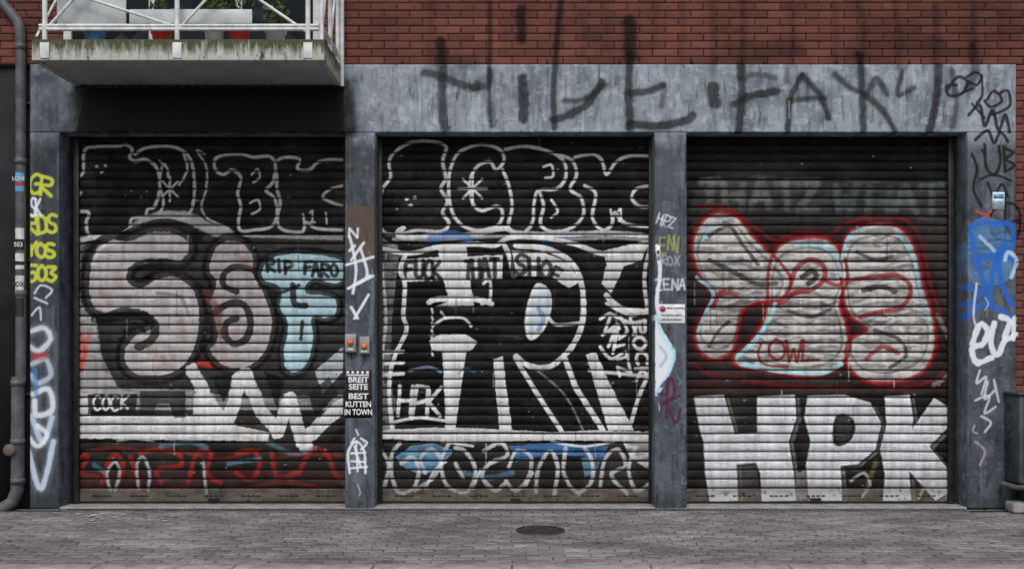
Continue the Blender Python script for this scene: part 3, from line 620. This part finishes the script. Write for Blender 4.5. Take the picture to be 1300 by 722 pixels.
# ================================================================== shutters
M_guide=simple('guide_rail_steel',(.022,.022,.024),.45,.4,8,metal=.3)
def barmat():
    m,nt,b=newmat('grimy_bottom_rail')
    base=ramp(nt,noise(nt,4,6,.7,(1,1,3)),.3,.7,(.045,.036,.030),(.18,.155,.13))
    c=mix(nt,.5,paintover(nt,base),base)
    c=mix(nt,ramp(nt,noise(nt,14,7,.7),.55,.66),c,(.03,.02,.015))
    nt.links.new(c,b.inputs['Base Color']); b.inputs['Roughness'].default_value=.7; bump(nt,b,noise(nt,60,4),.3,.003); return m
M_shb=barmat()
def shutter(a,b,idx):
    e=empty('roller_shutter')
    ys=.25; x0=fx(a); x1=fx(b); p=.0905
    zt=3.8; zb=.16
    n=int((zt-zb)/p)+1; k=14
    t=np.linspace(0,1,k,endpoint=False)
    prof=-(.0115*np.sin(np.pi*np.clip((t-.12)/.86,0,1))**.55)+.007*(t<.10)
    vs=[];yy=[];gr=[]
    for s in range(n):
        vs+=list(zb+(s+t)*p); yy+=list(ys+prof+random.uniform(-.0022,.0022)); k2=random.uniform(.7,1.1)
        gr+=list(np.clip(np.where(t<.10,1.0,np.where(t<.17,.65,np.where(t<.25,.22,0)))*k2,0,1))
    vs=np.array(vs);yy=np.array(yy);gr=np.array(gr)
    us=np.linspace(x0,x1,int((x1-x0)/.0062)); nu=len(us); nv=len(vs)
    U,V=np.meshgrid(us,vs); Y=np.repeat(yy[:,None],nu,1)
    slack=(np.sin(U*1.7+idx)*.002+np.sin(U*4.3+V*1.1)*.0015)
    for q in range(9):
        dx=random.uniform(x0+.2,x1-.2); dz=random.uniform(.3,2.8); rr_=random.uniform(.07,.3)
        slack=slack+random.uniform(.003,.009)*np.exp(-(((U-dx)/(rr_*1.6))**2+((V-dz)/rr_)**2))
    Y=Y+slack
    V2=V+ (np.sin(U*1.3+idx*2)*.002)+np.sin(U*5+V*3)*.0008
    s=(D+ys)/D
    P=sample((U/s*130+650).ravel(),(437-(V-CAMZ)/s*130).ravel())
    o=mkmesh('slats',np.stack([U,Y,V2],-1).reshape(-1,3),gridfaces(nu,nv),M_sh,e,True)
    setcol(o,P); setf(o,np.repeat(gr[:,None],nu,1),'groove')
    block('bottom_bar',x0,x1,.03,.158,ys-.022,ys+.03,M_shb,e)
    for j in range(7):
        cx=x0+(x1-x0)*(j+.6)/7.2
        for q in range(4):
            box('vent_slot',cx-.09+q*.05,cx-.055+q*.05,ys-.026,ys-.02,.085,.097,M_black,e,0)
    box('handle',(x0+x1)/2-.05,(x0+x1)/2+.05,ys-.05,ys-.023,.045,.07,M_black,e)
    box('guide_rail',x0-.05,x0+.006,ys-.05,ys-.018,0,3.8,M_guide,e); box('guide_rail',x1-.006,x1+.05,ys-.05,ys-.018,0,3.8,M_guide,e)
    box('rubber_seal',x0,x1,ys-.01,ys+.02,0.0,.032,M_black,e)
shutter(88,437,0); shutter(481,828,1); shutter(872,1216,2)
# ================================================================== ground
def paver_mat():
    m,nt,b=newmat('concrete_pavers')
    t=nt.nodes.new('ShaderNodeAttribute'); t.attribute_name='tint'
    base=ramp(nt,t.outputs['Fac'],0,1,(.155,.145,.147),(.28,.263,.262))
    base=mix(nt,ramp(nt,noise(nt,70,6,.75),.45,.7),base,(.09,.085,.085))
    base=mix(nt,ramp(nt,noise(nt,38,6,.8),.60,.70),base,(.38,.365,.36))
    base=mix(nt,1.0,base,ramp(nt,noise(nt,.9,8,.7,(1,2,1)),.36,.62,(.50,.49,.49),(1.15,1.13,1.12)),'MULTIPLY')
    base=mix(nt,ramp(nt,noise(nt,6,8,.75),.57,.67,(0,0,0),(.8,.8,.8)),base,(.06,.057,.056))
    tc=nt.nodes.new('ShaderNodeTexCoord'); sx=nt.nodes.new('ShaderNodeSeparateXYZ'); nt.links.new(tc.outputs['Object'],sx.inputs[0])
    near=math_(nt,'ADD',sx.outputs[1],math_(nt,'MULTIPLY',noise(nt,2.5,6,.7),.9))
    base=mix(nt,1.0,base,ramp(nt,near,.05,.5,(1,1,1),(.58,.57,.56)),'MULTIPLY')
    nt.links.new(base,b.inputs['Base Color'])
    nt.links.new(ramp(nt,noise(nt,2,6,.7),.35,.6,(.55,.55,.55),(.85,.85,.85)),b.inputs['Roughness'])
    bump(nt,b,noise(nt,120,5),.5,.004); return m
M_pav=paver_mat()
M_sand=simple('joint_sand',(.055,.052,.047),.95,.4,30)
M_asph=simple('asphalt',(.05,.05,.052),.9,.3,14,bmp=.5)
M_kerb=simple('kerb_stone',(.24,.23,.225),.8,.35,7,bmp=.4)
g=box('ground',-150,150,-150,150,-.4,-.14,M_asph,None,0)
rd=mkmesh('road',[(-60,-12,-.13),(60,-12,-.13),(60,-2.6,-.13),(-60,-2.6,-.13)],[(0,1,2,3)],M_asph)
pe=empty('pavement')
box('bedding',-9,9,-2.54,.335,-.139,-.012,M_sand,pe,0)
def pavers():
    VV=[];FF=[];TT=[];n=0
    gf=gridfaces(6,6)
    L=.2;Wd=.1; j=.004
    y=-.165; k=0
    def tile(a,b,c,d,tint,dz):
        nonlocal n
        ch=.006
        us=[a,a,a+ch,b-ch,b,b]; vs=[c,c,c+ch,d-ch,d,d]
        tx=random.uniform(-.012,.012); ty=random.uniform(-.03,.03)
        sx_=random.uniform(-.002,.002)
        for iv,v in enumerate(vs):
            for iu,u in enumerate(us):
                r=min(iu,5-iu,iv,5-iv)
                z=(-.03 if r==0 else -.005 if r==1 else 0)+dz+(u-(a+b)/2)*tx+(v-(c+d)/2)*ty+ .004*math.sin(a*1.3+c*2.1)
                VV.append((u+sx_,v+.006*math.sin(u*.9)+.0,z))
        FF.append(gf+n*36); TT.extend([tint]*36); n+=1
    while y>-2.48:
        y2=max(y-Wd,-2.53)
        x=-9+(k%2)*L/2+ (random.uniform(-.008,.008))
        while x<8.9:
            tile(x+j,x+L-j,y2+j,y-j,random.betavariate(1.6,1.6),random.uniform(-.004,.002))
            x+=L
        y=y2;k+=1
    x=-8.9
    while x<8.8:
        tile(x+.003,x+.497,-.045,-.010,random.uniform(.2,.6),-.002); x+=.5
    o=mkmesh('pavers',VV,np.concatenate(FF),M_pav,pe); setf(o,TT,'tint')
pavers()
box('threshold',fx(75)+.002,fx(1228)-.002,.001,.24,-.012,.012,M_kerb,pe)
M_spill=simple('dried_paint',(.42,.42,.41),.7,.3,20); M_gum=simple('trodden_gum',(.07,.068,.066),.8,.2,20)
def spots(name,mat,cnt,xr,yr_,s0,s1,z):
    VV=[];FF=[]
    for _ in range(cnt):
        cx=random.uniform(*xr); cy=random.uniform(*yr_); a0=random.uniform(s0,s1); b0=a0*random.uniform(.5,1); i0=len(VV); VV.append((cx,cy,z))
        for k in range(12):
            a=2*math.pi*k/12; r=random.uniform(.7,1); VV.append((cx+math.cos(a)*a0*r,cy+math.sin(a)*b0*r,z))
        for k in range(0,12,2): FF.append((i0,i0+1+k,i0+1+(k+1)%12,i0+1+(k+2)%12))
    mkmesh(name,VV,FF,mat,pe)
spots('paint_spots',M_spill,34,(-4.2,-2.9),(-.75,-.22),.006,.04,.0085); spots('paint_spots',M_spill,30,(-4.5,4.8),(-1.2,-.2),.004,.014,.0087)
spots('gum_spots',M_gum,150,(-5,5),(-2.45,-.2),.008,.022,.0083)
ke=empty('kerb')
x=-9
while x<9:
    box('kerb_stone',x+.004,x+.996,-2.70,-2.545,-.139,.006,M_kerb,ke,.012); x+=1.0
dr=empty('drain_channel')
box('channel_frame',fx(88),fx(1222),-.16,-.05,-.03,.004,M_galv,dr,.002)
x=fx(92)
V=[];Fc=[]
while x<fx(1216):
    i=len(V); V+= [(x,-.135,.0075),(x+.018,-.135,.0075),(x+.018,-.075,.0075),(x,-.075,.0075)]; Fc.append((i,i+1,i+2,i+3)); x+=.045
mkmesh('slots',V,Fc,M_black,dr)
mh=empty('manhole_cover')
yc=-(D-D*208/(673-437))
sc=(D+yc)/D; xc=(686-650)/130*sc; rr=31/130*sc
M_iron=simple('cast_iron',(.035,.033,.031),.6,.5,14,metal=.3)
lathe('frame_ring',[(rr,-.02),(rr,.008),(rr-.02,.009),(rr-.022,.004),(rr-.03,.004),(rr-.031,.008),(0.001,.008)],xc,yc,0,M_iron,mh,48)
for i in range(-4,5):
    w=math.sqrt(max(.001,(rr-.05)**2-(i*.042)**2)); box('rib',xc-w,xc+w,yc+i*.042-.008,yc+i*.042+.008,.0075,.013,M_iron,mh,.002)
# ================================================================== balcony
bal=empty('balcony')
def slab_mat():
    m,nt,b=newmat('stained_white_concrete')
    st=noise(nt,9,7,.75,(2.2,1,.4))
    tc=nt.nodes.new('ShaderNodeTexCoord'); sx=nt.nodes.new('ShaderNodeSeparateXYZ'); nt.links.new(tc.outputs['Object'],sx.inputs[0])
    zz=math_(nt,'MULTIPLY',math_(nt,'SUBTRACT',sx.outputs[2],4.12),5.2)
    s=math_(nt,'ADD',math_(nt,'MULTIPLY',zz,.36),math_(nt,'MULTIPLY',st,.85))
    c=ramp(nt,s,.48,.70,(.50,.51,.45),(.05,.055,.025))
    c=mix(nt,ramp(nt,noise(nt,30,6,.7),.55,.68),c,(.16,.16,.09))
    c=mix(nt,ramp(nt,noise(nt,4,8,.8,(3,1,1)),.55,.62),c,(.07,.065,.035))
    nt.links.new(c,b.inputs['Base Color']); b.inputs['Roughness'].default_value=.8; bump(nt,b,noise(nt,40,5),.3,.004); return m
M_slab=slab_mat()
M_soff=simple('soffit_paint',(.42,.43,.45),.8,.2,2)
yb=-.9
bx0=fx(40,yb); bx1=fx(412,yb); bz0=fz(77,yb); bz1=fz(50,yb)
box('slab_edge',bx0,bx1,yb,yb+.06,bz0,bz1,M_slab,bal,.008)
box('slab_edge_side',bx1-.06,bx1,yb+.061,-.001,bz0,bz1,M_slab,bal,.008)
box('slab_edge_side',bx0,bx0+.06,yb+.061,-.001,bz0,bz1,M_slab,bal,.008)
box('slab',bx0+.061,bx1-.061,yb+.061,-.001,bz0+.012,bz1-.02,M_soff,bal,.003)
M_rail=simple('white_railing',(.58,.59,.58),.5,.25,12)
def R(a,b,r=.017,y=yb+.03): tube('rail',[(fx(a[0],y),y,fz(a[1],y)),(fx(b[0],y),y,fz(b[1],y))],r,M_rail,bal)
zt=bz1+1.0
yr=yb+.03
for px in (57,225,391): tube('post',[(fx(px,yr),yr,bz1-.12),(fx(px,yr),yr,zt)],.022,M_rail,bal)
for px in (57,225,391): box('post_plate',fx(px,yb)-.04,fx(px,yb)+.04,yb-.008,yb-.0005,bz1-.17,bz1-.03,M_rail,bal,.002)
for z in (zt,fz(33,yr),fz(37.5,yr)): tube('rail',[(fx(50,yr),yr,z),(fx(405,yr),yr,z)],.016 if z<zt else .024,M_rail,bal)
for a,b in (((60,36),(136,-48)),((222,34),(92,-8)),((92,-8),(60,-30)),((228,36),(308,-50)),((388,40),(300,-20)),((150,-48),(222,-10))): R(a,b,.013)
sx_=bx1-.03
for z in (zt,fz(33,yr),fz(37.5,yr)): tube('rail',[(sx_,yr,z),(sx_,-.01,z)],.014,M_rail,bal)
for y in (yr,-.45,-.04): tube('post',[(sx_,y,bz1-.05),(sx_,y,zt)],.02,M_rail,bal)
tube('brace',[(sx_,yr,bz1+.05),(sx_,-.45,zt)],.012,M_rail,bal); tube('brace',[(sx_,-.45,bz1+.05),(sx_,-.04,zt)],.012,M_rail,bal)
tube('hanger',[(bx1+.012,-.03,bz0-.01),(bx1+.012,-.03,zt)],.02,M_rail,bal)
tube('brace',[(bx0+.03,yr,bz1+.03),(bx0+.03,-.04,zt)],.012,M_rail,bal)
M_pan,nt,b=newmat('frosted_panel'); b.inputs['Roughness'].default_value=.35
nt.links.new(ramp(nt,noise(nt,3,6,.7),.35,.7,(.34,.37,.38),(.60,.61,.61)),b.inputs['Base Color'])
ya=yb+.12
box('privacy_panel',fx(72,ya),fx(160,ya),ya,ya+.012,fz(34,ya),zt-.05,M_pan,bal); box('privacy_panel',fx(164,ya),fx(320,ya),ya,ya+.012,fz(30,ya),fz(12,ya),M_pan,bal)
wn=empty('balcony_window')
M_glass,nt,b=newmat('window_glass'); b.inputs['Base Color'].default_value=(.03,.035,.04,1); b.inputs['Roughness'].default_value=.06; b.inputs['Specular IOR Level'].default_value=.5
box('glass',fx(90),fx(400),.0,.012,4.36,6.5,M_glass,wn,0)
for a,c in ((82,92),(190,198),(300,308),(398,408)): box('window_frame',fx(a),fx(c),-.03,.013,4.34,6.55,M_rail,wn)
for z in (4.34,6.5): box('window_frame',fx(92),fx(398),-.028,.012,z,z+.06,M_rail,wn)
M_terra=simple('red_plastic',(.5,.03,.02),.5,.2,6); M_blu=simple('blue_plastic',(.12,.25,.48),.5)
M_leaf=simple('leaf_green',(.05,.09,.03),.7,.5,20)
def pot(px,py,r,h,mt,y=-.55):
    e=empty('flower_pot'); x=fx(px,y); z=bz1-.02
    lathe('pot',[(r*.0+.001,0),(r*.7,0),(r,h),(r*1.12,h),(r*1.12,h+.02),(r*.98,h+.02),(r*.95,h-.01),(.001,h-.01)],x,y,z,mt,e)
    V=[];Fc=[]
    for i in range(160):
        a=random.uniform(0,6.28); q=random.uniform(0,1)**.5*r*1.3; zz=z+h+random.uniform(-.01,.28); s=random.uniform(.015,.03)
        c=np.array([x+q*math.cos(a),y+q*math.sin(a),zz]); u=rng.normal(size=3);u/=np.linalg.norm(u); v=np.cross(u,rng.normal(size=3)); v/=np.linalg.norm(v)
        k=len(V); V+=[c-u*s*1.6,c-v*s*.6,c+u*s*1.6,c+v*s*.6]; Fc.append((k,k+1,k+2,k+3))
    mkmesh('leaves',V,Fc,M_leaf,e)
    tube('stem',[(x,y,z+h-.01),(x+.01,y,z+h+.25)],.006,M_leaf,e)
pot(120,40,.09,.17,M_blu); pot(205,40,.085,.17,M_terra); pot(272,40,.09,.22,M_white); pot(304,20,.11,.34,M_terra); pot(350,40,.09,.18,M_soff)
# ================================================================== downpipe
dp=empty('downpipe'); yp=-.02
def X(px): return fx(px,yp)
def Z(py): return fz(py,yp)
tube('upper_pipe',[(X(2),yp,7.3),(X(2),yp,Z(-30)),(X(2),yp,Z(-2)),(X(6),yp,Z(8)),(X(14),yp,Z(17)),(X(22),yp,Z(27)),(X(26),yp,Z(40)),(X(26.5),yp,Z(60)),(X(26.5),yp,Z(300)),(X(26.5),yp,Z(485))],.049,M_galv,dp,res=10)
tube('lower_pipe',[(X(23),yp,Z(478)),(X(22.5),yp,Z(600)),(X(22),yp,Z(622)),(X(18),yp-.03,Z(636)),(X(8),yp-.05,Z(643)),(X(-6),yp-.05,Z(646))],.062,M_galv,dp,res=10)
for py in (60,205,372,486,560,610):
    lathe('collar',[(.05,-.03),(.068 if py>480 else .056,-.028),(.068 if py>480 else .056,.028),(.05,.03)],X(26.5 if py<480 else 22.7),yp,Z(py),M_galv,dp)
lathe('cleanout_cap',[(.001,-.10),(.05,-.10),(.06,-.085),(.06,0)],X(17),yp,Z(570),simple('ochre_cap',(.10,.09,.07),.6),dp,axis='y')
for py in (130,330,500): box('bracket',X(14),X(38),yp+.03,yp+.085,Z(py)-.012,Z(py)+.012,M_black,dp,.002)
def band(py0,py1,mt,name='sticker'):
    r=.0505; V=[];Fc=[]; n=14
    for zz in (Z(py1),Z(py0)):
        for k in range(n+1):
            a=math.radians(-150+120*k/n); V.append((X(26.5)+r*math.cos(a),yp+r*math.sin(a),zz))
    for k in range(n): Fc.append((k,k+1,k+n+2,k+n+1))
    mkmesh(name,V,Fc,mt,dp,True)
ms_w=simple('sticker_white',(.55,.55,.53),.5,.3,20); ms_b=simple('sticker_blue',(.10,.30,.5),.5); ms_k=simple('sticker_black',(.02,.02,.02),.5); ms_r=simple('sticker_red',(.45,.04,.04),.5)
band(220,232,ms_b); band(232.5,236,ms_r); band(236.5,244,ms_b); band(290,304,ms_w); band(304.5,318,ms_k); band(322,332,ms_w); band(332.5,336,ms_k); band(337,342,ms_w); band(350,372,ms_w); band(378,402,ms_k)
text('sticker_text','LOVE',X(26.5),yp-.052,Z(228),.05,ms_w,dp,bold=.001); text('sticker_text','503',X(26.5),yp-.052,Z(311),.06,ms_w,dp,bold=.001); text('sticker_text','FOX',X(26.5),yp-.052,Z(361),.06,ms_k,dp,bold=.001)
# ================================================================== small objects on pillars
M_ink=simple('ink_black',(.015,.015,.017),.5,.2); M_wh=simple('print_white',(.66,.67,.68),.55,.2,20)
po=empty('poster')
box('sheet',fx(438.5),fx(472),-.003,-.0005,fz(530),fz(470),M_ink,po,0)
for i in range(5): box('battlement',fx(440+i*6.2),fx(443.5+i*6.2),-.005,-.003,fz(475),fz(471),M_wh,po,0)
box('band',fx(440),fx(468.5),-.0045,-.0031,fz(477),fz(475),M_wh,po,0)
for s,py,sz,xx in (('BREIT',482,.077,1.03),('SEITE',491,.077,1.05),('BEST',503,.077,1.2),('KUTTEN',513,.077,.86),('IN TOWN',523,.077,.78)):
    text('lettering',s,fx(455),-.004,fz(py),sz,M_wh,po,bold=.0022,sx=xx)
def swbox(px0,px1,py0,py1,c,arrow):
    e=empty('key_switch_box')
    M_g=simple('switch_grey',(.26,.26,.26),.5,.3)
    box('housing',fx(px0),fx(px1),-.055,-.0005,fz(py1),fz(py0),M_g,e,.008)
    mm=simple('button_orange',c,.4)
    cx=(fx(px0)+fx(px1))/2; cz=(fz(py0)+fz(py1))/2
    lathe('button',[(.001,-.085),(.022,-.083),(.027,-.075),(.027,-.055)],cx,0,cz+arrow*.03,mm,e,axis='y')
    lathe('bezel',[(.034,-.058),(.034,-.054),(.001,-.058)],cx,0,cz+arrow*.03,M_black,e,axis='y')
    box('label_plate',cx-.03,cx+.03,-.058,-.054,cz-.06-.012,cz-.05,M_wh,e,0)
    tube('cable',[(cx,-.012,fz(py1)),(cx,-.012,fz(py1)-.06)],.006,M_black,e)
swbox(439,453,424,447,(.75,.10,.02),.3); swbox(457,470,427,449,(.75,.18,.03),-.3)
sg=empty('wall_sign')
box('plate',fx(835.5),fx(869.5),-.006,-.0005,fz(410),fz(386),M_wh,sg,.002)
M_sr=simple('sign_red',(.5,.03,.03),.5); M_sb=simple('sign_blue',(.05,.12,.42),.5)
lathe('prohibition_disc',[(.001,-.009),(.021,-.009),(.021,-.007)],fx(841),0,fz(392),M_sb,sg,axis='y'); lathe('prohibition_ring',[(.021,-.0095),(.030,-.0095),(.030,-.006)],fx(841),0,fz(392),M_sr,sg,axis='y')
box('prohibition_bar',fx(841)-.022,fx(841)+.022,-.0105,-.0095,fz(392)-.004,fz(392)+.004,M_sr,sg,0)
text('lettering','Halten verboten',fx(857),-.0065,fz(391),.028,M_ink,sg,bold=.0006)
text('lettering','Parkplatzzufahrt',fx(852.5),-.0065,fz(400),.031,M_ink,sg,bold=.0006); text('lettering','ständig freihalten',fx(852.5),-.0065,fz(405.5),.029,M_ink,sg,bold=.0006)
st=empty('sticker')
box('patch',fx(1260),fx(1275),-.003,-.0005,fz(266),fz(244),M_wh,st,0); box('stripe',fx(1261),fx(1274),-.004,-.003,fz(252),fz(246),ms_b,st,0)
text('lettering','KEK',fx(1267.5),-.004,fz(259),.06,ms_b,st,bold=.002)
s2=empty('sticker'); box('patch',fx(833),fx(838),-.003,-.0005,fz(330),fz(312),M_wh,s2,0); box('stripe',fx(834),fx(837),-.004,-.003,fz(322),fz(318),ms_k,s2,0)
# ================================================================== cabinet on the right
cb=empty('utility_cabinet'); yc_=-.30
M_cab=simple('cabinet_grey',(.05,.056,.058),.55,.5,6)
cx0=fx(1294,yc_); cx1=cx0+.75; cz0=fz(614,yc_); cz1=fz(502,yc_)
box('body',cx0,cx1,yc_,-.002,cz0,cz1,M_cab,cb,.012)
box('lid',cx0-.015,cx1+.02,yc_-.02,-.002,cz1+.001,cz1+.03,M_cab,cb,.012)
box('door',cx0+.04,cx1-.04,yc_-.012,yc_-.001,cz0+.05,cz1-.04,M_cab,cb,.006)
box('foot',cx0+.08,cx0+.14,yc_+.05,-.05,0,cz0-.001,M_black,cb); box('foot',cx1-.14,cx1-.08,yc_+.05,-.05,0,cz0-.001,M_black,cb)
tube('base_tube',[(cx0-.05,-.06,cz0-.03),(cx0-.03,yc_-.03,cz0-.03),(cx1,yc_-.03,cz0-.03)],.026,M_galv,cb)
for pts in ([(.1,.75),(.16,.7),(.1,.62),(.17,.56)],[(.1,.5),(.17,.45),(.12,.36)],[(.18,.8),(.13,.86),(.2,.9)],[(.12,.28),(.18,.24),(.11,.16)]):
    tube('scribble',[(cx0-.001,yc_+.02+u*1.1,cz0+v*(cz1-cz0)) for u,v in pts],.004,ms_k,cb,res=2)
sb=box('stone_block',fx(1280,-.2),fx(1360,-.2),-.30,-.12,0.0,.10,M_kerb,None,.02)
# ================================================================== world, light, camera
sc_=bpy.context.scene
w=bpy.data.worlds.new('World'); sc_.world=w; w.use_nodes=True
nt=w.node_tree; bg=nt.nodes['Background']
sky=nt.nodes.new('ShaderNodeTexSky'); sky.sky_type='NISHITA'; sky.sun_disc=False
sky.sun_elevation=math.radians(52); sky.sun_rotation=math.radians(180); sky.dust_density=3
hs=nt.nodes.new('ShaderNodeHueSaturation'); hs.inputs['Saturation'].default_value=.55
nt.links.new(sky.outputs[0],hs.inputs['Color']); nt.links.new(hs.outputs[0],bg.inputs[0]); bg.inputs[1].default_value=.15
L=bpy.data.lights.new('sun','SUN'); L.energy=1.7; L.angle=math.radians(30); L.color=(1,.98,.95)
lo=bpy.data.objects.new('sun',L); col.objects.link(lo); lo.rotation_euler=(math.radians(38),0,math.radians(-8)); lo.location=(0,-5,8)
cam=bpy.data.cameras.new('camera'); co=bpy.data.objects.new('camera',cam); col.objects.link(co)
co.location=(0,-D,CAMZ); co.rotation_euler=(math.pi/2,0,0); cam.lens=36; cam.sensor_width=36; cam.shift_y=76/1300; cam.clip_end=500
sc_.camera=co
sc_.view_settings.view_transform='Standard'; sc_.view_settings.look='None'; sc_.view_settings.exposure=0
